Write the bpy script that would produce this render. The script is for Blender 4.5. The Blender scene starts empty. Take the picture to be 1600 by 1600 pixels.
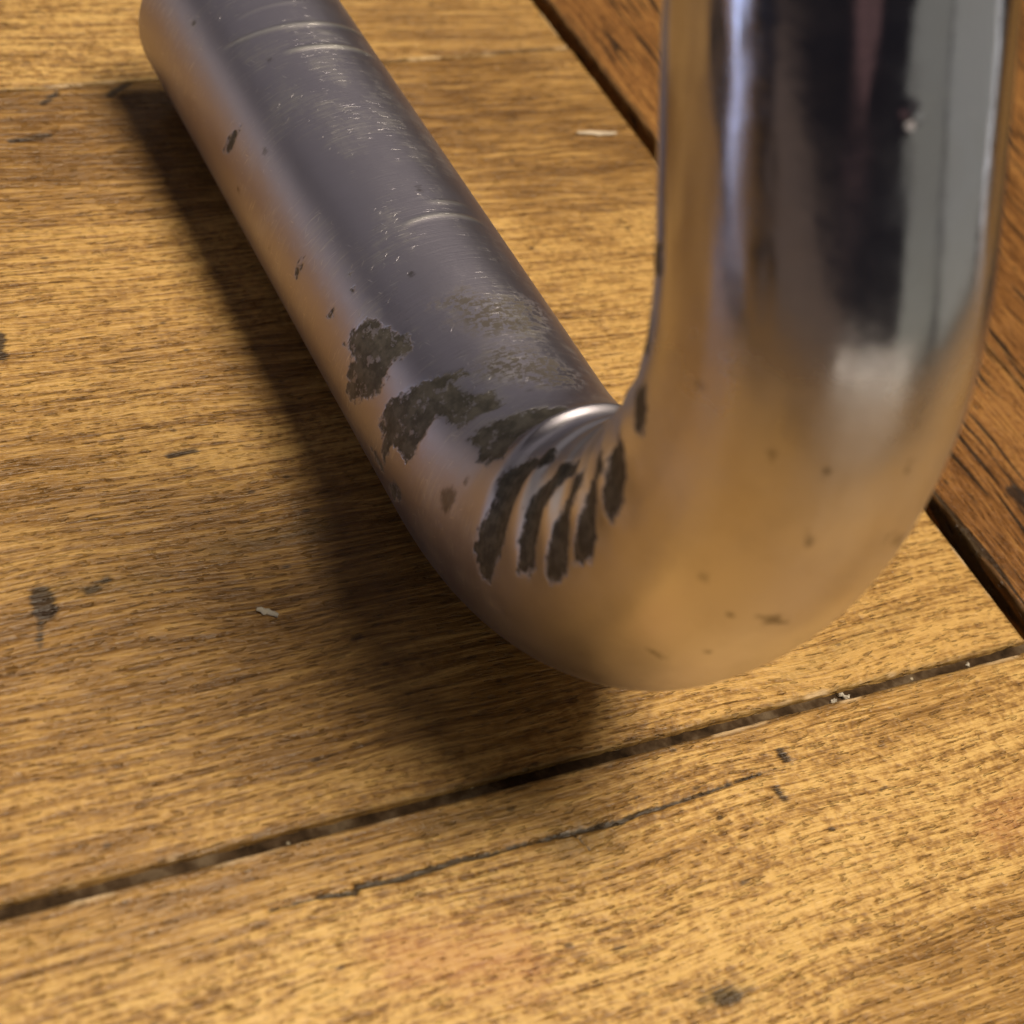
import bpy, math
import numpy as np
from mathutils import Matrix, Vector, noise as mnoise

rng = np.random.default_rng(7)
scene = bpy.context.scene
COL = scene.collection

# ------------------------------------------------------------------ camera
F_PX, PITCH, ROLL, CAM_H = 2534.33, 0.767957, 0.363546, 0.150729
fw = Vector((0, math.cos(PITCH), -math.sin(PITCH)))
r0 = Vector((1, 0, 0)); u0 = r0.cross(fw)
cr, sr = math.cos(ROLL), math.sin(ROLL)
rt = r0 * cr + u0 * sr; up_ = u0 * cr - r0 * sr
cam = bpy.data.cameras.new('camera')
cam.sensor_width = 36.0
cam.lens = 36.0 * F_PX / 1600.0
cam.clip_start = 0.005; cam.clip_end = 50
cam.dof.use_dof = True
cam.dof.focus_distance = 0.206
cam.dof.aperture_fstop = cam.lens / 2.3
cam.dof.aperture_blades = 0
cam_o = bpy.data.objects.new('camera', cam); COL.objects.link(cam_o)
M = Matrix(((rt.x, up_.x, -fw.x, 0), (rt.y, up_.y, -fw.y, 0), (rt.z, up_.z, -fw.z, CAM_H), (0, 0, 0, 1)))
cam_o.matrix_world = M
scene.camera = cam_o

# ------------------------------------------------------------------ light
vs = scene.view_settings
vs.view_transform = 'Standard'; vs.look = 'None'; vs.exposure = 0.0; vs.gamma = 1.0
vs.use_curve_mapping = False
scene.cycles.use_denoising = True
scene.cycles.max_bounces = 5
scene.cycles.diffuse_bounces = 3
scene.cycles.glossy_bounces = 4
scene.cycles.blur_glossy = 0.6
scene.cycles.sample_clamp_indirect = 4.0
scene.cycles.use_adaptive_sampling = True
scene.cycles.adaptive_threshold = 0.02

AZ = 2.296587
DV = np.array([math.cos(AZ), math.sin(AZ), 0.0])       # floor part of the tube runs along +DV
NV = np.array([-DV[1], DV[0], 0.0])                    # to the shadow side

world = bpy.data.worlds.new('World'); scene.world = world; world.use_nodes = True
wn = world.node_tree; wn.nodes.clear()
w_out = wn.nodes.new('ShaderNodeOutputWorld'); w_bg = wn.nodes.new('ShaderNodeBackground')
w_bg.inputs['Color'].default_value = (0.80, 0.70, 0.72, 1); w_bg.inputs['Strength'].default_value = 0.022
wn.links.new(w_bg.outputs[0], w_out.inputs[0])

def area(name, loc, target, sx, sy, power, color, shape='RECTANGLE'):
    l = bpy.data.lights.new(name, 'AREA'); l.shape = shape; l.size = sx; l.size_y = sy
    l.energy = power; l.color = color
    o = bpy.data.objects.new(name, l); COL.objects.link(o)
    loc = Vector(loc); o.location = loc
    o.rotation_euler = (Vector(target) - loc).to_track_quat('-Z', 'Y').to_euler()
    return o
TGT = Vector((0.0, 0.16, 0.0))
LD = Vector((-0.26 * NV[0] - 0.17 * DV[0], -0.26 * NV[1] - 0.17 * DV[1], 1.0)).normalized()
def around(az, el, dist, h=.06):
    a, e = math.radians(az), math.radians(el)
    return Vector((dist * math.cos(e) * math.cos(a), .14 + dist * math.cos(e) * math.sin(a), h + dist * math.sin(e)))
MID = Vector((0, .14, .06))
def glow(name, az, el, dist, sx, sy, rad, color, shape='RECTANGLE'):
    """lamp of a given radiance, seen from the tube at this azimuth and elevation"""
    return area(name, around(az, el, dist), MID, sx, sy, rad * math.pi * sx * sy * (math.pi / 4 if shape == 'ELLIPSE' else 1), color, shape)
area('ceiling_lamp', TGT + LD * 1.7, TGT, 0.74, 0.74, 37.0, (1.0, 0.86, 0.66), 'DISK')
glow('window', -151, 3, 2.2, .22, .50, 12.0, (0.66, 0.78, 1.0))
glow('side_wall', -24, 19, 2.4, 1.05, 1.45, .27, (1.0, .95, .68))
glow('side_wall_panel', 12, 16, 2.4, 1.7, 1.30, .36, (1.0, .95, .70))  # second lamp panel, added to break up the side wall's reflection
glow('door_gap', 29, 2, 2.2, .09, .5, 1.6, (1.0, .95, .80))
glow('far_ceiling', 132, 38, 2.4, 3.7, 1.6, .26, (1.0, .90, .84))
glow('left_wall', 176, 3, 2.2, 1.6, .32, .80, (1.0, .91, .80))
glow('warm_bounce', -95, 5, 2.0, 2.4, .60, .13, (1.0, .66, .40), 'ELLIPSE')  # added dim lamp, stands in for something brown reflected in the upright
glow('cream_fill', -47, 1, 2.0, 1.9, .34, .95, (1.0, .84, .60), 'ELLIPSE')  # made-up fill with no real lamp behind it, adds a cream highlight
glow('pink_bounce', -78, 32, 1.5, .55, .45, .15, (1.0, .52, .40), 'ELLIPSE')  # added dim lamp, stands in for skin mirrored in the polished upright

# ------------------------------------------------------------------ node helper
class NT:
    def __init__(s, name):
        s.mat = bpy.data.materials.new(name); s.mat.use_nodes = True
        s.t = s.mat.node_tree; s.t.nodes.clear()
        s.out = s.n('ShaderNodeOutputMaterial'); s.b = s.n('ShaderNodeBsdfPrincipled')
        s.t.links.new(s.b.outputs[0], s.out.inputs[0])
    def n(s, ty): return s.t.nodes.new(ty)
    def put(s, sock, v):
        if isinstance(v, bpy.types.NodeSocket): s.t.links.new(v, sock)
        elif v is not None:
            if isinstance(v, tuple) and len(v) == 3 and sock.type == 'RGBA': v = v + (1,)
            sock.default_value = v
    def m(s, op, a, b=None, c=None):
        x = s.n('ShaderNodeMath'); x.operation = op
        s.put(x.inputs[0], a); s.put(x.inputs[1], b)
        if c is not None: s.put(x.inputs[2], c)
        return x.outputs[0]
    def vm(s, op, a, b):
        x = s.n('ShaderNodeVectorMath'); x.operation = op
        s.put(x.inputs[0], a); s.put(x.inputs[1], b); return x.outputs[0]
    def attr(s, name, out='Fac'):
        x = s.n('ShaderNodeAttribute'); x.attribute_name = name; return x.outputs[out]
    def noise(s, vec, scale=1.0, detail=3.0, rough=0.55, dist=0.0, ty='FBM'):
        x = s.n('ShaderNodeTexNoise'); s.put(x.inputs['Vector'], vec)
        x.inputs['Scale'].default_value = scale; x.inputs['Detail'].default_value = detail
        x.inputs['Roughness'].default_value = rough; x.inputs['Distortion'].default_value = dist
        return x.outputs['Fac']
    def voro(s, vec, scale=1.0, feature='F1'):
        x = s.n('ShaderNodeTexVoronoi'); x.feature = feature; s.put(x.inputs['Vector'], vec)
        x.inputs['Scale'].default_value = scale; return x.outputs
    def step(s, v, lo, hi, a=0.0, b=1.0):
        x = s.n('ShaderNodeMapRange'); x.interpolation_type = 'SMOOTHSTEP'; x.clamp = True
        s.put(x.inputs['Value'], v); s.put(x.inputs['From Min'], lo); s.put(x.inputs['From Max'], hi)
        s.put(x.inputs['To Min'], a); s.put(x.inputs['To Max'], b); return x.outputs[0]
    def mix(s, f, a, b, mode='MIX'):
        x = s.n('ShaderNodeMix'); x.data_type = 'RGBA'; x.blend_type = mode
        s.put(x.inputs[0], f); s.put(x.inputs[6], a); s.put(x.inputs[7], b); return x.outputs[2]
    def ramp(s, v, stops):
        x = s.n('ShaderNodeValToRGB'); s.put(x.inputs[0], v); e = x.color_ramp.elements
        while len(e) < len(stops): e.new(0.5)
        for k, (p, c) in enumerate(stops): e[k].position = p; e[k].color = c + (1,)
        return x.outputs[0]
    def bump(s, h, dist, strength=1.0, normal=None):
        x = s.n('ShaderNodeBump'); x.inputs['Strength'].default_value = strength
        x.inputs['Distance'].default_value = dist; s.put(x.inputs['Height'], h)
        if normal is not None: s.put(x.inputs['Normal'], normal)
        return x.outputs[0]
    def xyz(s, v):
        x = s.n('ShaderNodeSeparateXYZ'); s.put(x.inputs[0], v); return x.outputs
    def comb(s, x_, y_, z_=0.0):
        x = s.n('ShaderNodeCombineXYZ'); s.put(x.inputs[0], x_); s.put(x.inputs[1], y_); s.put(x.inputs[2], z_); return x.outputs[0]

def wood(name, light, mid, dark, pore=1.0, crackle=0.0, gloss=(.30, .48), chatter=.45, wear=.8):
    """grain attribute: x along the fibres, y across, z seed, all in millimetres"""
    N = NT(name)
    g = N.attr('grain', 'Vector'); X, Y, Z = N.xyz(g)
    sc = lambda a, b, z=0.0: N.comb(N.m('MULTIPLY', X, a), N.m('MULTIPLY', Yw, b), N.m('ADD', Z, z) if z else Z)
    Yw = Y                                   # already carries the waviness of the grain
    blot = N.attr('blot')
    streak = N.noise(sc(.016, .80), 1, 3, .70)
    fine = N.noise(sc(.13, 1.75), 1, 3, .66)
    chat = N.noise(sc(.9, 1.0, 4.0), 1, 2, .6)
    tone = N.m('ADD', N.m('MULTIPLY', streak, .60), N.m('ADD', N.m('MULTIPLY', fine, 1.10), N.m('MULTIPLY', blot, .48)))
    tone = N.m('ADD', tone, N.m('MULTIPLY', N.m('SUBTRACT', chat, .5), N.step(blot, .45, .65, .10, .10 + chatter)))
    longl = N.step(N.noise(sc(.008, 1.15, 47.0), 1, 2, .55), .58, .70)
    tone = N.m('SUBTRACT', tone, N.m('MULTIPLY', longl, .16))
    tone = N.step(tone, .78, 1.44)
    col = N.ramp(tone, [(0, dark), (.5, mid), (1, light)])
    # pores: short dark dashes where two stretched noises both dip
    p1 = N.noise(sc(.50, 2.3, 11.0), 1, 1, .5)
    por = N.m('MULTIPLY', N.step(p1, .60, .70), N.step(streak, .62, .42, .15, 1.0))
    por = N.m('MULTIPLY', por, pore)
    col = N.mix(N.m('MULTIPLY', por, .38), col, tuple(c * .30 for c in dark))
    if crackle:
        ck = N.noise(sc(.055, .75, 31.0), 1, 1, .5)
        ckm = N.step(ck, .585, .64)
        col = N.mix(N.m('MULTIPLY', ckm, crackle), col, (.022, .011, .004)); por = N.m('MAXIMUM', por, ckm)
    # speckle of dirt
    vd = N.voro(N.comb(N.m('MULTIPLY', X, .16), N.m('MULTIPLY', Y, .30), Z), 1)
    dirt = N.m('MULTIPLY', N.step(vd['Distance'], .05, .13, 1, 0), N.step(N.xyz(vd['Color'])[0], .55, .6))
    col = N.mix(N.m('MULTIPLY', dirt, .75), col, (.045, .024, .01))
    # measured marks, carried by the mesh as distance fields (millimetres)
    rag = N.m('MULTIPLY', N.m('SUBTRACT', N.noise(g, 1.1, 2, .65), .5), 2.2)
    ragf = N.m('MULTIPLY', N.m('SUBTRACT', fine, .5), 1.8)
    st = N.m('ADD', N.attr('stain'), ragf)
    stm = N.step(st, -.35, .45, 1, 0)
    col = N.mix(N.m('MULTIPLY', stm, .90), col, (.022, .012, .007))
    sm = N.step(N.m('ADD', N.attr('smudge'), N.m('MULTIPLY', rag, 2.2)), -3.5, 2.5, 1, 0)
    col = N.mix(N.m('MULTIPLY', sm, .55), col, (.13, .085, .028))
    pk = N.step(N.m('ADD', N.attr('pink'), N.m('MULTIPLY', ragf, 3)), -5, 3, 1, 0)
    col = N.mix(N.m('MULTIPLY', pk, .36), col, (.42, .14, .07))
    ckd = N.m('ADD', N.attr('crack'), N.m('MULTIPLY', rag, .18))
    ckm = N.step(ckd, -.12, .16, 1, 0)
    col = N.mix(N.m('MULTIPLY', ckm, .92), col, (.020, .013, .008))
    gr = N.m('ADD', N.m('ABSOLUTE', N.attr('edge')), N.m('MULTIPLY', rag, .5))          # grime along the joints
    col = N.mix(N.step(gr, .0, 1.0, .55, 0), col, (.09, .055, .022))
    worn = N.m('MULTIPLY', N.m('MULTIPLY', N.step(N.attr('edge'), .2, .9, 1, 0), N.step(N.attr('edge'), -.3, -.05)), N.step(N.noise(N.comb(N.m('MULTIPLY', X, .12), N.m('MULTIPLY', Y, .12), Z), 1, 2), 0.56, .66))
    col = N.mix(N.m('MULTIPLY', worn, wear), col, (.70, .50, .28))
    N.put(N.b.inputs['Base Color'], col)
    h = N.m('ADD', N.m('MULTIPLY', fine, 1.0), N.m('MULTIPLY', chat, .4))
    h = N.m('SUBTRACT', h, N.m('MULTIPLY', N.step(p1, .60, .70), .5))
    N.put(N.b.inputs['Normal'], N.bump(h, .00045, 1.0))
    N.put(N.b.inputs['Roughness'], N.step(N.m('ADD', fine, N.m('MULTIPLY', blot, .5)), .4, 1.0, *gloss))
    N.b.inputs['Specular IOR Level'].default_value = 0.42
    return N.mat

M_main = wood('wood_block_honey', (.66, .40, .125), (.385, .208, .056), (.165, .079, .019))
M_front = wood('wood_block_pale', (.74, .47, .158), (.47, .264, .077), (.22, .110, .028), pore=.9, chatter=.8)
M_right = wood('wood_block_orange', (.37, .178, .047), (.235, .100, .025), (.09, .036, .009), pore=.6, crackle=.93, wear=0.0)

M_far = wood('wood_varnished', (.60, .37, .13), (.385, .215, .065), (.155, .075, .02), gloss=(.18, .30))

def grime_mat():
    N = NT('joint_grime'); tc = N.n('ShaderNodeTexCoord').outputs['Object']
    a = N.noise(tc, 260, 3, .6); b = N.noise(tc, 1600, 3, .6)
    col = N.ramp(a, [(.34, (.022, .013, .007)), (.5, (.060, .037, .020)), (.68, (.14, .10, .062))])
    v = N.voro(tc, 900)
    sp = N.m('MULTIPLY', N.step(v['Distance'], .12, .25, 1, 0), N.step(N.xyz(v['Color'])[1], .975, .985))
    col = N.mix(sp, col, (.42, .36, .26))
    N.put(N.b.inputs['Base Color'], col); N.b.inputs['Roughness'].default_value = .95; N.b.inputs['Specular IOR Level'].default_value = .1
    N.put(N.b.inputs['Normal'], N.bump(N.m('ADD', a, N.m('MULTIPLY', b, .4)), .0004, 1.0))
    return N.mat
M_grime = grime_mat()
def plain(name, c, rough=.7):
    N = NT(name); tc = N.n('ShaderNodeTexCoord').outputs['Object']
    a = N.noise(tc, 900, 3); N.put(N.b.inputs['Base Color'], N.mix(a, c, tuple(x * .6 for x in c)))
    N.b.inputs['Roughness'].default_value = rough; return N.mat
M_sub = plain('subfloor_gap_shade', (.012, .009, .007), .9)  # near-black colour paints the deep shade inside the open side joint

# ------------------------------------------------------------------ mesh helpers
def make_mesh(name, V, Fq, mat, smooth=True, attrs=None, vattrs=None, parent=None):
    me = bpy.data.meshes.new(name)
    V = np.asarray(V, np.float32); Fq = np.asarray(Fq, np.int32); k = Fq.shape[1]
    me.vertices.add(len(V)); me.vertices.foreach_set('co', V.ravel())
    me.loops.add(Fq.size); me.loops.foreach_set('vertex_index', Fq.ravel())
    me.polygons.add(len(Fq))
    me.polygons.foreach_set('loop_start', np.arange(0, Fq.size, k, dtype=np.int32))
    me.polygons.foreach_set('loop_total', np.full(len(Fq), k, np.int32))
    me.polygons.foreach_set('use_smooth', np.full(len(Fq), smooth, bool))
    for n, a in (attrs or {}).items():
        at = me.attributes.new(n, 'FLOAT', 'POINT'); at.data.foreach_set('value', np.asarray(a, np.float32).ravel())
    for n, a in (vattrs or {}).items():
        at = me.attributes.new(n, 'FLOAT_VECTOR', 'POINT'); at.data.foreach_set('vector', np.asarray(a, np.float32).ravel())
    me.update(calc_edges=True); me.validate()
    me.materials.append(mat)
    o = bpy.data.objects.new(name, me); COL.objects.link(o)
    if parent is not None: o.parent = parent
    return o

def vnoise(x, y, seed=0, octv=3):
    """value noise, vectorised"""
    out = np.zeros(np.broadcast(x, y).shape); amp = 1.0; tot = 0
    for k in range(octv):
        r = np.random.default_rng(seed * 17 + k); T = r.random((64, 64))
        xi = np.floor(x).astype(int); yi = np.floor(y).astype(int); fx = x - xi; fy = y - yi
        fx = fx * fx * (3 - 2 * fx); fy = fy * fy * (3 - 2 * fy)
        a = T[xi % 64, yi % 64]; b = T[(xi + 1) % 64, yi % 64]; c = T[xi % 64, (yi + 1) % 64]; d = T[(xi + 1) % 64, (yi + 1) % 64]
        out = out + amp * ((a * (1 - fx) + b * fx) * (1 - fy) + (c * (1 - fx) + d * fx) * fy); tot += amp
        x = x * 2.03; y = y * 2.03; amp *= .5
    return out / tot

def seg_dist(px, py, pts, closed=False):
    best = np.full(px.shape, 1e9); n = len(pts)
    for i in range(n if closed else n - 1):
        ax, ay = pts[i]; bx, by = pts[(i + 1) % n]
        dx, dy = bx - ax, by - ay; l = dx * dx + dy * dy + 1e-9
        t = np.clip(((px - ax) * dx + (py - ay) * dy) / l, 0, 1)
        best = np.minimum(best, np.hypot(px - ax - t * dx, py - ay - t * dy))
    return best

def poly_sdf(px, py, pts):
    d = seg_dist(px, py, pts, True); ins = np.zeros(px.shape, bool); n = len(pts)
    for i in range(n):
        x1, y1 = pts[i]; x2, y2 = pts[(i + 1) % n]
        c = ((y1 > py) != (y2 > py)) & (px < (x2 - x1) * (py - y1) / (y2 - y1 + 1e-12) + x1)
        ins ^= c
    return np.where(ins, -d, d)

# ------------------------------------------------------------------ parquet floor (u along the front joint, v across, millimetres)
UA = np.array([.76234782, .64716752]); VB = np.array([-.64716752, .76234782])
CRACK = [(50, 72.7), (55.74, 72.63), (59.58, 71.94), (60.06, 72.6), (64.83, 72.13), (69.66, 72.24), (72.24, 72.39), (75.82, 72.01), (79.6, 72.09), (84.75, 71.88), (88.66, 71.71), (92.65, 71.54), (95.61, 71.94), (98.24, 71.83), (105.8, 72.19), (113.71, 72.64), (118.69, 72.72)]
CRACK_W = [.05, .30, .34, .36, .40, .36, .34, .26, .22, .30, .36, .36, .30, .26, .22, .16, .05]
BRANCH = [(85.68, 72.05), (86.85, 71.01), (87.12, 69.89), (87.47, 69.1)]
STAINS = [([(38.5, 118.6), (38.2, 116.2)], 1.35), ([(37.3, 114.8), (36.5, 111.4)], .25), ([(43.7, 118.0), (44.8, 118.4)], .6), ([(45.8, 119.0), (46.4, 119.4)], .42),
          ([(59.6, 137.4), (63.0, 137.7)], .5), ([(60.5, 135.0), (62.4, 135.0)], .1), ([(67.8, 116.5), (68.2, 116.6)], .22),
          ([(183.0, 106.2), (183.6, 103.2)], 1.5), ([(93.0, 48.6), (94.8, 48.4)], .85), ([(90.5, 48.9), (97.2, 48.5)], .12),
          ([(117.9, 74.9), (117.9, 73.7)], .55), ([(114.3, 69.8), (114.6, 68.6)], .5), ([(44.2, 163), (43.4, 159)], .8),
          ([(50.8, 115.7), (48.2, 116.8)], .0), ([(103, 60), (104, 60.1)], .1), ([(84, 57), (85.5, 57.2)], .1), ([(128, 66), (129, 66.3)], .2), ([(72, 104), (73, 104.2)], .15), ([(96, 200), (101, 199)], .2), ([(56, 205), (62, 206)], .5), ([(63,214),(66,217)],.5), ([(74,216),(78,219)],.6)]
SMUDGE = [([(85, 71.5), (89, 71)], 3.0), ([(60, 121), (75, 122)], 1.2), ([(70, 77), (84, 76.5)], 1.2), ([(40, 119), (52, 118)], .8), ([(92, 49), (96, 48.6)], 1.2), ([(125, 84.5), (150, 90)], .2)]
PINK = [([(62, 63.5), (73, 59.5)], 4.5), ([(140, 57), (147, 58)], 3.0)]

def marks(u, v, lst):
    d = np.full(u.shape, 50.0)
    for pts, w in lst: d = np.minimum(d, seg_dist(u, v, pts) - w)
    return d

def c_line(u): return 213.0 + .082 * u          # far, tight joint of the main block

def plank(name, us, vs_, mat, seed, along_v=False, edges=(True,) * 4, vlo=None, vhi=None, tilt=(0, 0, 0)):
    """heightfield block; vlo/vhi shear the v range. edges: u0,u1,v0,v1 rounded"""
    U, Vv = np.meshgrid(us, vs_, indexing='ij')
    if vlo is not None or vhi is not None:
        t = (Vv - vs_[0]) / (vs_[-1] - vs_[0])
        a = vlo(U) if vlo else vs_[0]; b = vhi(U) if vhi else vs_[-1]
        Vv = a + t * (b - a)
    nu, nv = U.shape
    lo = vlo(U) if vlo else np.full(U.shape, vs_[0]); hi = vhi(U) if vhi else np.full(U.shape, vs_[-1])
    dist = np.full(U.shape, 99.0)
    ds = [U - us[0], us[-1] - U, Vv - lo, hi - Vv]
    for k in range(4):
        if edges[k]: dist = np.minimum(dist, ds[k])
    # worn, slightly chipped arris
    chip = vnoise(U * .35, Vv * .35, seed, 4)
    wr = .28 + 1.1 * np.clip(chip - .52, 0, 1) * 2
    e = np.clip(1 - dist / wr, 0, 1)
    z = -.26 * e * e - .16 * np.clip(1 - dist / 3.0, 0, 1) ** 2
    z += .10 * (vnoise(U * .05, Vv * .05, seed + 3, 2) - .5)
    al, ac = (Vv, U) if along_v else (U, Vv)
    z += .05 * (vnoise(al * .25, ac * 1.1, seed + 5, 3) - .5)
    # real cracks and dents
    cd = np.full(U.shape, 40.0)
    if name == 'plank' and seed == 2:
        for i in range(len(CRACK) - 1):
            cd = np.minimum(cd, seg_dist(U, Vv, CRACK[i:i + 2]) - .5 * (CRACK_W[i] + CRACK_W[i + 1]))
        cd = np.minimum(cd, seg_dist(U, Vv, BRANCH) - .10)
        z -= .7 * np.clip(.5 - cd / .6, 0, 1)
        z += .10 * np.exp(-(np.clip(cd, 0, 9) / 1.2) ** 2)
    st = marks(U, Vv, STAINS); z -= .10 * np.clip(.5 - st / .8, 0, 1)
    sg = marks(U, Vv, SMUDGE); pk = marks(U, Vv, PINK)
    z += tilt[0] + tilt[1] * (U - us[0]) * 1e-3 + tilt[2] * (Vv - vs_[0]) * 1e-3
    # ragged outline of the block
    du = np.zeros(U.shape); dv = np.zeros(U.shape)
    rag = (vnoise(U * .6, Vv * .6, seed + 9, 4) - .5) * .34
    if edges[0]: du += np.where(ds[0] < 1e-6, rag, 0)
    if edges[1]: du += np.where(ds[1] < 1e-6, rag, 0)
    if edges[2]: dv += np.where(ds[2] < 1e-6, rag, 0)
    if edges[3]: dv += np.where(ds[3] < 1e-6, rag, 0)
    Ud, Vd = U + du, Vv + dv
    P = np.stack([(Ud * UA[0] + Vd * VB[0]) * 1e-3, (Ud * UA[1] + Vd * VB[1]) * 1e-3, z * 1e-3], -1).reshape(-1, 3)
    idx = np.arange(nu * nv).reshape(nu, nv)
    Fq = np.stack([idx[:-1, :-1], idx[1:, :-1], idx[1:, 1:], idx[:-1, 1:]], -1).reshape(-1, 4)
    ring = np.concatenate([idx[:-1, 0], idx[-1, :-1], idx[:0:-1, -1], idx[0, :0:-1]])
    S = P[ring].copy(); S1 = S.copy(); S1[:, 2] -= .0012; S2 = S.copy(); S2[:, 2] = -.010
    n0 = len(P); m = len(ring); P = np.concatenate([P, S1, S2])
    nx = np.roll(np.arange(m), -1); a = np.arange(m)
    F1 = np.stack([ring, n0 + a, n0 + nx, ring[nx]], -1)
    F2 = np.stack([n0 + a, n0 + m + a, n0 + m + nx, n0 + nx], -1)
    Fq = np.concatenate([Fq, F1, F2])
    full = np.concatenate([np.arange(n0), ring, ring])
    wv = vnoise(al * .045 + 40, ac * .06 + 40, seed + 21, 2); blt = .5 * vnoise(al * .05 + 9, ac * .11 + 9, seed + 23, 3) + .75 * vnoise(al * .014 + 5, ac * .035 + 5, seed + 29, 2) - .125  # blt: random wood tone, its broad term also paints in uneven illumination
    g = np.stack([al, ac + 1.8 * wv, np.full(U.shape, seed * 13.7)], -1).reshape(-1, 3)[full]
    g[n0:, 1] += np.repeat([0.6, 3.0], m)
    at = dict(crack=cd.ravel()[full], stain=st.ravel()[full], smudge=sg.ravel()[full], pink=pk.ravel()[full], edge=dist.ravel()[full], blot=blt.ravel()[full])
    at['edge'][n0:] = -1
    return make_mesh(name, P, Fq, mat, True, at, {'grain': g}, floor_o)

def axis(*spans):
    out = []
    for a, b, st in spans:
        n = max(1, int(round((b - a) / st))); out += list(np.linspace(a, b, n, endpoint=False))
    out.append(spans[-1][1]); return np.array(out)
def rim(a, b, st, lo=True, hi=True):
    """axis with a few close rows at both ends for the arris"""
    x = axis((a, b, st)); add = []
    if lo: add += [a + .12, a + .28]
    if hi: add += [b - .12, b - .28]
    return np.unique(np.round(np.concatenate([x, add]), 4))

def sheet(name, r, z, mat, parent=None):
    c = np.array([(-r + 80, -r + 120), (r + 80, -r + 120), (r + 80, r + 120), (-r + 80, r + 120)], float)
    V = [(*((p[0] * UA + p[1] * VB) * 1e-3), z) for p in c]
    g = np.array([(p[0], p[1], 91.0) for p in c])
    far = {k: np.full(4, 60.0) for k in ('crack', 'stain', 'smudge', 'pink', 'edge')}; far['blot'] = np.full(4, .5)
    return make_mesh(name, V, [(0, 1, 2, 3)], mat, False, far, {'grain': g}, parent)
floor_o = sheet('floor', 2600, -.0085, M_far)
floor_o['kind'] = 'structure'; floor_o['label'] = 'worn honey coloured parquet floor of wooden blocks'
sheet('subfloor', 330, -.0056, M_sub, floor_o)

G1, G2 = 165.1, 168.5          # side joint
A1, A2 = 79.5, 81.05            # front joint
cat = np.concatenate
u_main = np.unique(cat([axis((-140, 15, 6)), rim(15, G1, .42, lo=False)]))
v_main = rim(A2, 223.0, .42)
plank('plank', u_main, v_main, M_main, 1, vhi=c_line, edges=(False, True, True, True))
u_fr = np.unique(cat([axis((-140, 12, 6)), axis((12, 172, .36)), axis((172, 420, 8))]))
v_fr = np.unique(cat([axis((-120, 28, 6)), rim(28, A1, .33, lo=False)]))
plank('plank', u_fr, v_fr, M_front, 2, edges=(False, False, False, True))
u_r = rim(G2, 201.1, .42); v_r = np.unique(cat([rim(A2 + .1, 250, .5, hi=False), axis((250, 360, 5))]))
plank('plank', u_r, v_r, M_right, 3, along_v=True, edges=(True, True, True, False), tilt=(.12, 0, 0))
u_r2 = np.unique(cat([rim(201.7, 240, .6, hi=False), axis((240, 300, 1.2))]))
plank('plank', u_r2, v_r, M_right, 4, along_v=True, edges=(True, True, True, False), tilt=(-.1, 0, 0))
u_far = np.unique(cat([axis((-140, 40, 6)), rim(40, G1 - .3, .6, lo=False)]))
v_far = np.unique(cat([rim(223.4, 262, .5, hi=False), axis((262, 360, 5))]))
plank('plank', u_far, v_far, M_front, 5, vlo=lambda u: c_line(u) + .35, edges=(False, True, True, False), tilt=(-.08, 0, 0))

# grime packed in the front joint
uu = axis((-140, 10, 5), (10, 190, .3), (190, 420, 6)); vv = np.linspace(A1 - .8, A2 + .8, 15)
U, Vv = np.meshgrid(uu, vv, indexing='ij')
z = -.95 + .45 * (vnoise(U * .22, Vv * .6, 41, 3) - .5) + .12 * (vnoise(U * 1.4, Vv * 1.4, 43, 2) - .5)
P = np.stack([(U * UA[0] + Vv * VB[0]) * 1e-3, (U * UA[1] + Vv * VB[1]) * 1e-3, z * 1e-3], -1).reshape(-1, 3)
idx = np.arange(U.size).reshape(U.shape)
make_mesh('joint_filler', P, np.stack([idx[:-1, :-1], idx[1:, :-1], idx[1:, 1:], idx[:-1, 1:]], -1).reshape(-1, 4), M_grime, True, parent=floor_o)

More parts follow.
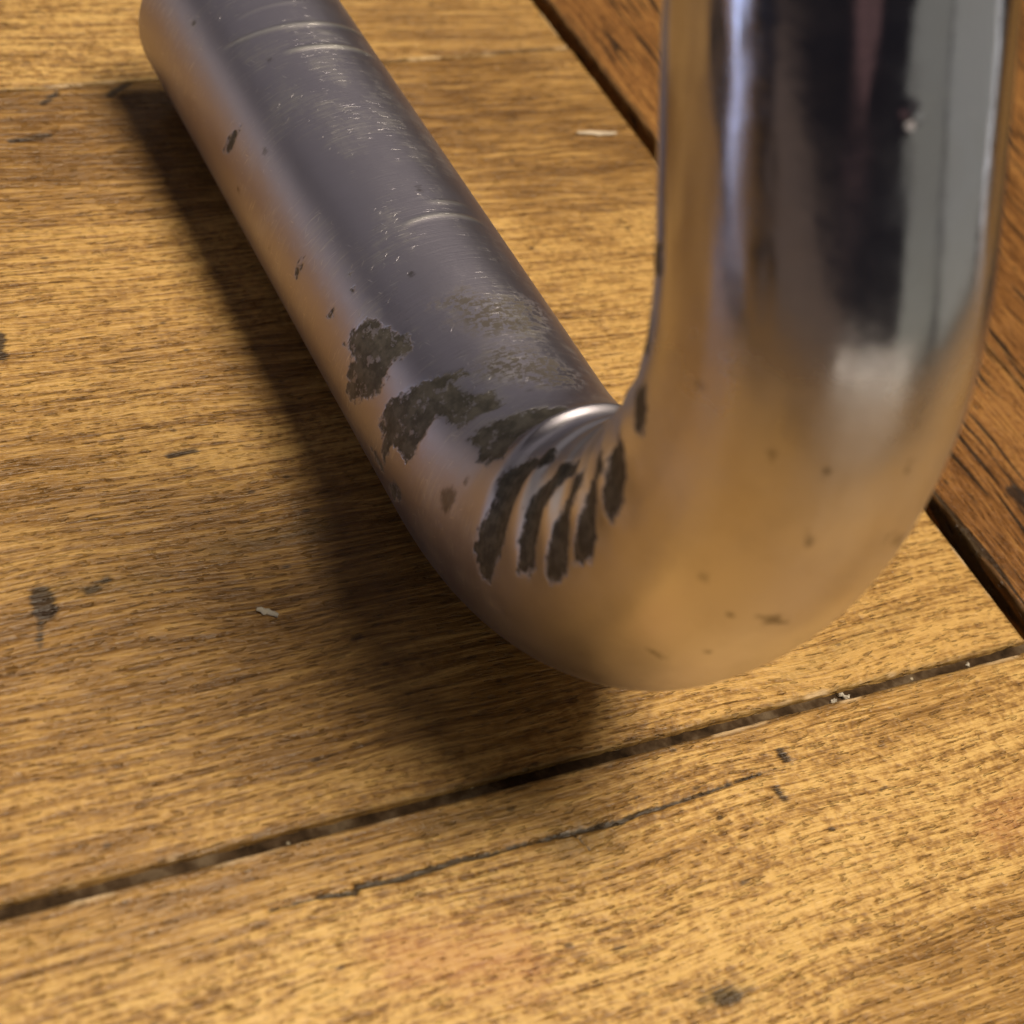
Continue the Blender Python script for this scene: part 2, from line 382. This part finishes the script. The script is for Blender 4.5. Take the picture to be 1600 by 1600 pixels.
# ------------------------------------------------------------------ bent metal tube
RAD, RB, TH = .015, .0379835, 2.113089
B0 = np.array([-.0036994, .1498841, RAD]); D0 = -DV; UPV = np.array([0, 0, 1.0]); SIDE = np.cross(D0, UPV)
S_END, S_TOP = -99.0, 124.0
POLYS = {
'p1': [(-18.6,76),(-18.6,68),(-18.6,62),(-17.8,56),(-15.8,52),(-14.2,49),(-12.6,47),(-12.2,42),(-11,45),(-9.8,45),(-9.8,52),(-10.2,57),(-9.8,62),(-9,62),(-9.4,66),(-8.6,72),(-9.8,79),(-11.4,85),(-12.2,91),(-14.2,95),(-15,93),(-15,86),(-15.8,86),(-16.2,81),(-15.4,75),(-17,75)],
'p2': [(-6.2,83),(-6.6,75),(-6.2,66),(-5.4,57),(-5,49),(-3.8,40),(-3,32),(-1.8,30),(-1.8,37),(.2,35),(2.2,30),(3,25),(5.8,25),(7.4,25),(7.4,30),(6.2,36),(6.2,41),(5.8,47),(3.8,49),(2.2,49),(.6,52),(1,57),(1.8,64),(1.8,69),(1.8,76),(1.4,80),(-.2,79),(-2.2,83),(-2.6,89),(-2.6,96),(-4.2,91),(-4.6,83)],
'p3': [(-1.8,24),(-2.6,16),(-1.4,8),(.6,7),(3.8,6),(4.2,11),(2.6,16),(1,20),(-.6,23)],
'p5': [(8.6,48),(9,40),(10.2,31),(11,22),(12.6,13),(15.4,5),(19,7),(18.6,16),(17.8,25),(17.8,32),(18.2,38),(19,44),(17,46),(17,50),(15.4,49),(13.8,51),(12.6,47),(10.6,47)],
's1': [(21,54),(21.4,47),(23,40),(25.4,36),(29.4,32),(32.2,36),(29.8,42),(27.8,48),(27.4,55),(27.4,63),(27.4,71),(26.6,81),(25,91),(23.8,96),(22.2,97),(21.4,92),(20.6,85),(21,76),(21.8,67),(22.2,60)],
's2': [(31,59),(31.8,52),(33.8,45),(37.8,42),(43.4,44),(41.8,48),(39,51),(37.4,59),(36.2,64),(35.4,71),(34.6,77),(34.2,85),(32.6,89),(29.8,88),(30.6,81),(30.6,73),(31,65)],
's3': [(40.2,66),(41.4,60),(43.4,55),(45.8,54),(46.2,62),(43.8,69),(43,76),(41.8,83),(41,90),(39,94),(36.6,93),(36.2,87),(37.4,81),(38.6,73)],
's4': [(46.6,68),(48.2,62),(50.2,58),(52.2,55),(53,66),(51,70),(49.8,77),(48.6,82),(47.4,88),(46.2,92),(43.8,91),(42.6,89),(43.4,82),(45,76)],
's5': [(54.2,59),(58.6,64),(59,73),(58.2,79),(56.2,82),(54.2,86),(51.8,87),(51.4,82),(51.8,76),(53.4,69)],
's6': [(63.8,60),(67.4,70),(65.4,78),(63,80),(61.4,73)],
'e1': [(81.4,50),(82.2,71),(79.4,74),(78.6,60)],
'e2': [(68.2,48),(73.4,52),(74.6,58),(69.8,68)],
'q1': [(-1,105),(.6,93),(2.2,95),(3,98),(.2,110)],
'q2': [(-6.6,100),(-5,97),(-3.4,97),(-2.6,101),(-4.2,104)],
'n1': [(-61.8,84),(-61.8,80),(-61.4,72),(-60.2,63),(-59.8,68),(-59.4,76),(-60.2,82)],
'n2': [(-34.2,83),(-34.6,79),(-34.2,70),(-33.4,75),(-33.4,81)],
'n3': [(-24.6,76),(-24.2,71),(-23,72),(-23.8,77)],
'n4': [(-26.2,55),(-25.8,51),(-25.4,53)],
'n5': [(-23.8,57),(-23.4,54),(-23,56)],
}
FAINT = {
'q3': [(10.2,73),(11.8,67),(13.4,68),(13.8,72),(13,79),(11.8,79)],
'd1': [(62.9,152),(62.6,155),(62.0,155.5),(61.7,153)],
'd2': [(43.8,133),(44.2,135),(44.2,141),(43.4,140)],
'd3': [(62.2,-169),(61,-159),(59.4,-155),(61.4,-168)],
'd4': [(54,152),(54.5,160),(53.6,166),(53,158)],
}
TARN2 = [(-6, 20), (-4, 2), (-2, -14), (2, -24), (9, -16), (8, 4), (3, 18)]
TARN = [(-13.8,25),(-13.8,18),(-14.2,11),(-13,9),(-11.8,0),(-12.2,-15),(-11.4,-24),(-8.6,-23),(-5,-12),(-5,-1),(-6.2,4),(-5.8,11),(-7.8,18),(-9.8,22),(-10.6,18),(-12.6,22)]
KD = math.pi / 180 * RAD * 1e3            # millimetres per degree round the tube

def tube_axis(s):
    a = np.clip(s / RB, 0, TH)
    Pc = B0 + RB * (np.sin(a)[:, None] * D0 + (1 - np.cos(a))[:, None] * UPV)
    Nn = -np.sin(a)[:, None] * D0 + np.cos(a)[:, None] * UPV
    T = np.cos(a)[:, None] * D0 + np.sin(a)[:, None] * UPV
    Pc = Pc + T * (np.minimum(s, 0) + np.maximum(s - RB * TH, 0))[:, None]
    return Pc, T, Nn

def smooth(x, a, b):
    t = np.clip((x - a) / (b - a), 0, 1); return t * t * (3 - 2 * t)

tube = bpy.data.objects.new('bent_metal_tube', None); COL.objects.link(tube)
tube.empty_display_size = .02
tube.location = (float(B0[0]), float(B0[1]), 0)
tube['label'] = 'scratched silver metal tube with flaking plating, bent upward, lying on the wooden floor'
tube['category'] = 'metal tube'

def tube_metal():
    N = NT('worn_plated_metal')
    uv = N.attr('tube_st', 'Vector'); S, T, _ = N.xyz(uv)
    loc = N.attr('tube_pos', 'Vector')           # rest position in millimetres
    rag = N.m('SUBTRACT', N.noise(loc, .9, 3, .68), .5)
    ragc = N.m('SUBTRACT', N.noise(loc, .35, 3, .6), .5)
    fib = N.m('SUBTRACT', N.noise(N.comb(N.m('MULTIPLY', S, 2.6), N.m('MULTIPLY', T, .45), 5.5), 1, 3, .6), .5)
    fl = N.m('ADD', N.attr('flake'), N.m('ADD', N.m('MULTIPLY', rag, 2.5), N.m('MULTIPLY', fib, 1.6)))
    flm = N.step(fl, -.42, .24, 1, 0)
    # holes in the flakes where plating is left
    keep = N.m('MULTIPLY', N.step(N.noise(loc, .62, 4, .7), .56, .63), N.attr('patchy'))
    flm = N.m('MULTIPLY', flm, N.m('SUBTRACT', 1.0, N.m('MULTIPLY', keep, .45)))
    rimm = N.m('MULTIPLY', N.step(fl, -.05, .35, 1, 0), N.m('SUBTRACT', 1.0, flm))
    tn = N.m('ADD', N.attr('tarnish'), N.m('MULTIPLY', ragc, 4.0))
    tnm = N.m('MULTIPLY', N.step(tn, -1.2, 2.2, 1, 0), N.step(N.m('ADD', N.noise(loc, 1.3, 3, .7), N.m('MULTIPLY', fib, .7)), .43, .55))
    ft = N.m('ADD', N.attr('faint'), N.m('MULTIPLY', N.m('ADD', rag, fib), 1.4)); ftm = N.step(ft, -.5, .45, 1, 0)
    brush = N.noise(N.comb(N.m('MULTIPLY', S, 5.5), N.m('MULTIPLY', T, .10), 0), 1, 4, .6)
    brush2 = N.noise(N.comb(N.m('MULTIPLY', S, 2.2), N.m('MULTIPLY', T, .16), 3.1), 1, 3, .6)
    haze = N.noise(N.comb(N.m('MULTIPLY', S, .10), N.m('MULTIPLY', T, .14), 7.7), 1, 5, .65)
    worn = N.step(S, 12.0, 45.0, 1, 0)           # the lying part is brushed and scuffed, the upright still polished
    scuff = N.m('MULTIPLY', N.step(N.m('ADD', haze, N.m('MULTIPLY', N.m('SUBTRACT', brush2, .5), .5)), .50, .72), worn)
    # stray scratches
    def dash(ang, fs, ft, z, lo):
        c, s_ = math.cos(ang), math.sin(ang)
        p = N.m('ADD', N.m('MULTIPLY', S, c), N.m('MULTIPLY', T, s_)); q = N.m('SUBTRACT', N.m('MULTIPLY', T, c), N.m('MULTIPLY', S, s_))
        return N.step(N.noise(N.comb(N.m('MULTIPLY', p, fs), N.m('MULTIPLY', q, ft), z), 1, 1, .5), lo, lo + .05)
    scr = N.m('MAXIMUM', dash(.12, 5.0, .30, 21.0, .665), N.m('MAXIMUM', dash(-.7, 4.0, .5, 23.0, .70), dash(1.2, 4.0, .45, 25.0, .70)))
    scr = N.m('MULTIPLY', scr, N.step(haze, .42, .55))
    ring = N.attr('ring')
    mott0 = N.noise(loc, .11, 4, .6)
    lines = N.m('MULTIPLY', N.step(N.noise(N.comb(N.m('MULTIPLY', S, 3.6), N.m('MULTIPLY', T, .12), 13.0), 1, 2, .6), .56, .70), N.step(haze, .40, .62))
    plat = N.mix(scuff, (.415, .392, .470), (.47, .45, .49))
    plat = N.mix(N.m('MULTIPLY', N.m('MULTIPLY', scr, worn), .45), plat, (.85, .83, .78))
    plat = N.mix(N.m('MULTIPLY', lines, .60), plat, (.62, .60, .57))
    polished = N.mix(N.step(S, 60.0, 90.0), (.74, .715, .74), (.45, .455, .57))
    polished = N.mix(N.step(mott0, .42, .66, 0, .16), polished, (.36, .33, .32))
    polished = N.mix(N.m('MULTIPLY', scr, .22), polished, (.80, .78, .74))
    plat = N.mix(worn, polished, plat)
    plat = N.mix(N.m('MULTIPLY', ring, .8), plat, (.9, .88, .82))
    bare = N.mix(N.step(N.m('ADD', N.noise(loc, .8, 3, .65), N.m('MULTIPLY', fib, .5)), .38, .66), (.060, .053, .044), (.135, .120, .096))
    bare = N.mix(N.m('MULTIPLY', N.attr('patchy'), .6), bare, N.mix(N.step(N.noise(loc, .5, 3, .6), .4, .6), (.085, .078, .066), (.19, .175, .15)))
    col = N.mix(N.m('MULTIPLY', ftm, .7), plat, (.10, .085, .065))
    col = N.mix(N.m('MULTIPLY', tnm, .85), col, (.070, .054, .030))
    col = N.mix(N.m('MULTIPLY', rimm, .15), col, (.80, .78, .74))
    col = N.mix(flm, col, bare)
    N.put(N.b.inputs['Base Color'], col)
    met = N.m('SUBTRACT', 1.0, N.m('MULTIPLY', N.m('MAXIMUM', flm, tnm), .8))
    N.put(N.b.inputs['Metallic'], met)
    ro = N.m('MINIMUM', N.step(S, 5.0, 40.0, .49, .36), N.step(S, 58.0, 88.0, .40, .15))
    mott = N.noise(loc, .16, 4, .65)
    ro = N.m('ADD', ro, N.m('MULTIPLY', N.m('SUBTRACT', mott, .5), N.step(S, 20, 60, .05, .30)))
    ro = N.m('ADD', ro, N.m('MULTIPLY', scuff, .05))
    ro = N.m('ADD', ro, N.m('MULTIPLY', N.m('SUBTRACT', haze, .5), .10))
    ro = N.m('MAXIMUM', ro, N.m('MULTIPLY', flm, .58)); ro = N.m('MAXIMUM', ro, N.m('MULTIPLY', tnm, .55))
    N.put(N.b.inputs['Roughness'], ro)
    amp = N.step(S, 15.0, 60.0, 1.3, .05)
    h = N.m('MULTIPLY', N.m('ADD', N.m('MULTIPLY', brush, .35), N.m('MULTIPLY', brush2, .25)), amp)
    h = N.m('ADD', h, N.m('MULTIPLY', N.noise(loc, .22, 3), N.step(S, 30, 80, .6, .9)))
    h = N.m('SUBTRACT', h, N.m('MULTIPLY', scr, N.m('MULTIPLY', worn, .25)))
    hb = N.bump(h, .00006, 1.0)
    h2 = N.m('SUBTRACT', N.m('MULTIPLY', N.noise(loc, 2.4, 4, .65), N.m('MULTIPLY', flm, .5)), flm)
    N.put(N.b.inputs['Normal'], N.bump(h2, .00009, 1.0, hb))
    return N.mat
M_tube = tube_metal()

def build_wall():
    s = np.unique(np.round(np.concatenate([axis((S_END + .6, 112, .36)), axis((112, S_TOP, 2.0))]), 4))
    # rounded rim in front of the wall
    rs = S_END + .6 * (1 - np.cos(np.linspace(0, math.pi / 2, 7)))[:-1]
    rr = -.6 * (1 - np.sin(np.linspace(0, math.pi / 2, 7)))[:-1]
    s_all = np.concatenate([rs, s]); dr = np.concatenate([rr, np.zeros(len(s))])
    tdeg = np.arange(-180, 180, 1.0); nt = len(tdeg)
    Sg, Tg = np.meshgrid(s_all, tdeg, indexing='ij')
    r = np.full(Sg.shape, RAD * 1e3) + dr[:, None]
    # hand-made unevenness
    r += .10 * (vnoise((Tg + 180) / 60, Sg * .03 + 9, 61, 2) - .5) * smooth(178 - np.abs(Tg), 0, 25)
    # shallow dents and waviness of the bent and polished part
    r += .22 * (vnoise((Tg + 180) * .07, Sg * .05 + 3, 71, 3) - .5) * smooth(178 - np.abs(Tg), 0, 25) * smooth(Sg, 30, 60)
    # flattened outer wall of the bend, its edge reads as a faint crease
    r -= .38 * smooth(np.abs(Tg), 116, 138) * smooth(Sg, 33, 42) * (1 - smooth(Sg, 62, 82))
    # compression wrinkles on the inner side of the bend: valleys where the plating came off
    cen = np.interp(Sg, [10, 20.3, 24.6, 29.2, 33, 36.9, 40.5, 44.4, 48, 51.8, 55.2, 59, 63, 80], [0, 0, .5, 1, 1.5, 2, 2.5, 3, 3.5, 4, 4.5, 5, 5.5, 6.5])
    wave = np.cos(2 * math.pi * cen)
    win = smooth(Sg, 14, 21) * (1 - smooth(Sg, 56, 66))
    inner = 1 - smooth(np.abs(Tg), 55, 100)
    r += .36 * wave * win * inner
    r += .11 * np.cos(4 * math.pi * cen + .6) * win * (1 - smooth(np.abs(Tg), 34, 66))
    # the sharp fold in front of the wrinkles
    fs = 20.4 - .0016 * (Tg - 10) ** 2 * .6
    r += .60 * np.exp(-((Sg - fs) / .95) ** 2) * (1 - smooth(np.abs(Tg - 2), 14, 46))
    r -= .12 * np.exp(-((Sg - fs - 3.6) / 2.0) ** 2) * (1 - smooth(np.abs(Tg), 25, 70))
    # turned grooves on the lying part
    ring = np.zeros(Sg.shape)
    for s0, t0, t1, w, hgt, cv in ((-72.0, -50, 52, .42, .16, .0009), (-66.3, -38, 27, .42, .20, .0005), (-69.8, -14, 2, .4, .12, 0), (-28.3, -32, 24, .36, .14, -.0009), (-31.0, -28, 5, .32, .12, 0), (-77.5, -10, 40, .3, .06, 0)):
        line = s0 - cv * (Tg - .5 * (t0 + t1)) ** 2
        g = np.exp(-((Sg - line) / w) ** 2) * smooth(Tg, t0, t0 + 12) * (1 - smooth(Tg, t1 - 12, t1))
        r += hgt * g; ring = np.maximum(ring, g * hgt / .2)
    # small bead on the polished part
    bd = np.exp(-(((Sg - 93.8) / .8) ** 2 + ((Tg - 163) * KD / .7) ** 2)); r += .35 * bd
    # flake distance fields
    fl = np.full(Sg.shape, 30.0); ft = np.full(Sg.shape, 30.0)
    Tm = Tg * KD
    def put(arr, pts):
        q = [(a, b * KD) for a, b in pts]; q_ = np.array(q)
        box = (Sg > q_[:, 0].min() - 6) & (Sg < q_[:, 0].max() + 6) & (Tm > q_[:, 1].min() - 6) & (Tm < q_[:, 1].max() + 6)
        arr[box] = np.minimum(arr[box], poly_sdf(Sg[box], Tm[box], q))
    for k, p in POLYS.items():
        if k != 'p3': put(fl, p)
    for p in FAINT.values(): put(ft, p)
    rp = np.random.default_rng(5)
    for k in range(30):                      # pits
        s0 = rp.uniform(28, 78) if k < 13 else rp.uniform(-95, 15); t0 = rp.uniform(100, 200) if k < 13 else rp.uniform(-30, 95); t0 = t0 - 360 if t0 > 176 else t0
        q = rp.uniform(.12, .34); a = rp.uniform(.6, 2.2)
        put(ft, [(s0 - q * a, t0 - q / KD), (s0 + q * a, t0 - q / KD), (s0 + q * a, t0 + q / KD), (s0 - q * a, t0 + q / KD)])
    tn = np.full(Sg.shape, 30.0); put(tn, TARN); put(tn, POLYS['p3']); tn2 = np.full(Sg.shape, 30.0); put(tn2, TARN2); tn = np.minimum(tn, tn2 + 1.2)
    patchy = 1 - smooth(Sg, 14, 21); patchy *= smooth(Sg, -22, -19)
    r -= .05 * smooth(-fl, -.3, .6)
    Pc, Tt, Nn = tube_axis(s_all * 1e-3)
    th = np.radians(tdeg)
    nrm = np.cos(th)[None, :, None] * Nn[:, None] + np.sin(th)[None, :, None] * SIDE
    V = Pc[:, None] + nrm * r[..., None] * 1e-3
    # inner wall, coarser along s, joined at the rim
    s_in = np.concatenate([[S_END], axis((S_END + .6, S_TOP, 3.0))])
    ri = np.full(len(s_in), 13.4); ri[0] = 14.0
    Pi, Ti, Ni = tube_axis(s_in * 1e-3)
    ni = np.cos(th)[None, :, None] * Ni[:, None] + np.sin(th)[None, :, None] * SIDE
    Vi = Pi[:, None] + ni * ri[:, None, None] * 1e-3
    off = np.array([float(B0[0]), float(B0[1]), 0])
    n1, n2 = len(s_all), len(s_in)
    AllV = np.concatenate([V.reshape(-1, 3), Vi.reshape(-1, 3)]) - off
    ix = np.arange(n1 * nt).reshape(n1, nt); nx = np.roll(np.arange(nt), -1)
    Fo = np.stack([ix[:-1, :], ix[:-1][:, nx], ix[1:][:, nx], ix[1:, :]], -1).reshape(-1, 4)
    iy = n1 * nt + np.arange(n2 * nt).reshape(n2, nt)
    Fi = np.stack([iy[:-1, :], iy[1:, :], iy[1:][:, nx], iy[:-1][:, nx]], -1).reshape(-1, 4)
    Fr = np.stack([ix[0], iy[0], iy[0][nx], ix[0][nx]], -1)
    Ft = np.stack([ix[-1], ix[-1][nx], iy[-1][nx], iy[-1]], -1)
    def ext(a, fill): return np.concatenate([a.ravel(), np.full(n2 * nt, fill)])
    st = np.stack([Sg, Tm, 0 * Sg], -1).reshape(-1, 3); sti = np.zeros((n2 * nt, 3))
    pos = AllV * 1e3
    o = make_mesh('tube_wall', AllV, np.concatenate([Fo, Fi, Fr, Ft]), M_tube, True,
                  dict(flake=ext(fl, 30), faint=ext(ft, 30), tarnish=ext(tn, 30), patchy=ext(patchy, 0), ring=ext(ring, 0)),
                  dict(tube_st=np.concatenate([st, sti]), tube_pos=pos), tube)
    return o
build_wall()

# ------------------------------------------------------------------ small debris
def uvp(u, v, z=0.0):
    p = (u * UA + v * VB) * 1e-3; return (float(p[0]), float(p[1]), z * 1e-3)

def shard(name, label, cat, u, v, z, L, W, H, ang, mat, seed, group=None):
    r = np.random.default_rng(seed); n = 12; V = []; m = 7
    for i in range(m):
        t = i / (m - 1); w = W * (.25 + .75 * math.sin(math.pi * (.12 + .76 * t))) * (.8 + .4 * r.random())
        cx = (t - .5) * L; cy = .18 * W * (r.random() - .5) * 2; lift = H * (.25 * math.sin(3 * t + seed) + .25)
        for k in range(n):
            a = 2 * math.pi * k / n
            V.append(((cx + .05 * L * (r.random() - .5)) * 1e-3, (cy + .5 * w * math.cos(a)) * 1e-3, (lift + .5 * H * (1 + math.sin(a)) * (.7 + .3 * r.random())) * 1e-3))
    V = np.array(V); V[:, 2] -= V[:, 2].min()
    Fq = [(i * n + k, i * n + (k + 1) % n, (i + 1) * n + (k + 1) % n, (i + 1) * n + k) for i in range(m - 1) for k in range(n)]
    e = len(V); V = np.concatenate([V, [V[:n].mean(0)], [V[-n:].mean(0)]])
    Fq += [(e, (k + 1) % n, k, k) for k in range(0)]
    o = make_mesh(name, V, Fq, mat, False)
    import bmesh
    bm = bmesh.new(); bm.from_mesh(o.data); bmesh.ops.holes_fill(bm, edges=bm.edges, sides=0)
    loose = [q for q in bm.verts if not q.link_faces]; bmesh.ops.delete(bm, geom=loose, context='VERTS')
    bmesh.ops.recalc_face_normals(bm, faces=bm.faces); bm.to_mesh(o.data); bm.free()
    o.location = uvp(u, v, z); o.rotation_euler = (0, 0, math.atan2(UA[1], UA[0]) + math.radians(ang))
    o['label'] = label; o['category'] = cat
    if group: o['group'] = group
    return o
M_white = plain('pale_flake', (.66, .60, .50), .6)
M_spl = plain('pale_splinter', (.86, .72, .55), .5)
shard('plating_flake', 'tiny white flake on the floor left of the tube shadow', 'flake', 63.1, 110.0, .02, 2.6, 1.0, .5, -33, M_white, 3)
shard('wood_splinter', 'pale wood splinter between the lying and upright tube, near the dark side joint', 'splinter', 156.5, 199.5, .02, 7.5, 1.1, .6, -8, M_spl, 5)
for cu, cv_, cl, sd, which in ((131.9, 80.45, .85, 7, 'largest, farthest back'), (130.2, 79.95, .7, 17, 'leftmost'), (132.4, 80.0, .7, 27, 'rightmost')):
    shard('crumb', which + ' of three pale crumbs clustered in the front floor joint', 'crumb', cu, cv_, -1.1, cl, .65, .6, 20 * sd, M_white, sd, 'pale crumbs clustered in the floor joint')
shard('crumb', 'single small pale crumb in the front floor joint near the block corner', 'crumb', 153.8, 80.1, -1.1, .8, .6, .5, 50, M_white, 9)
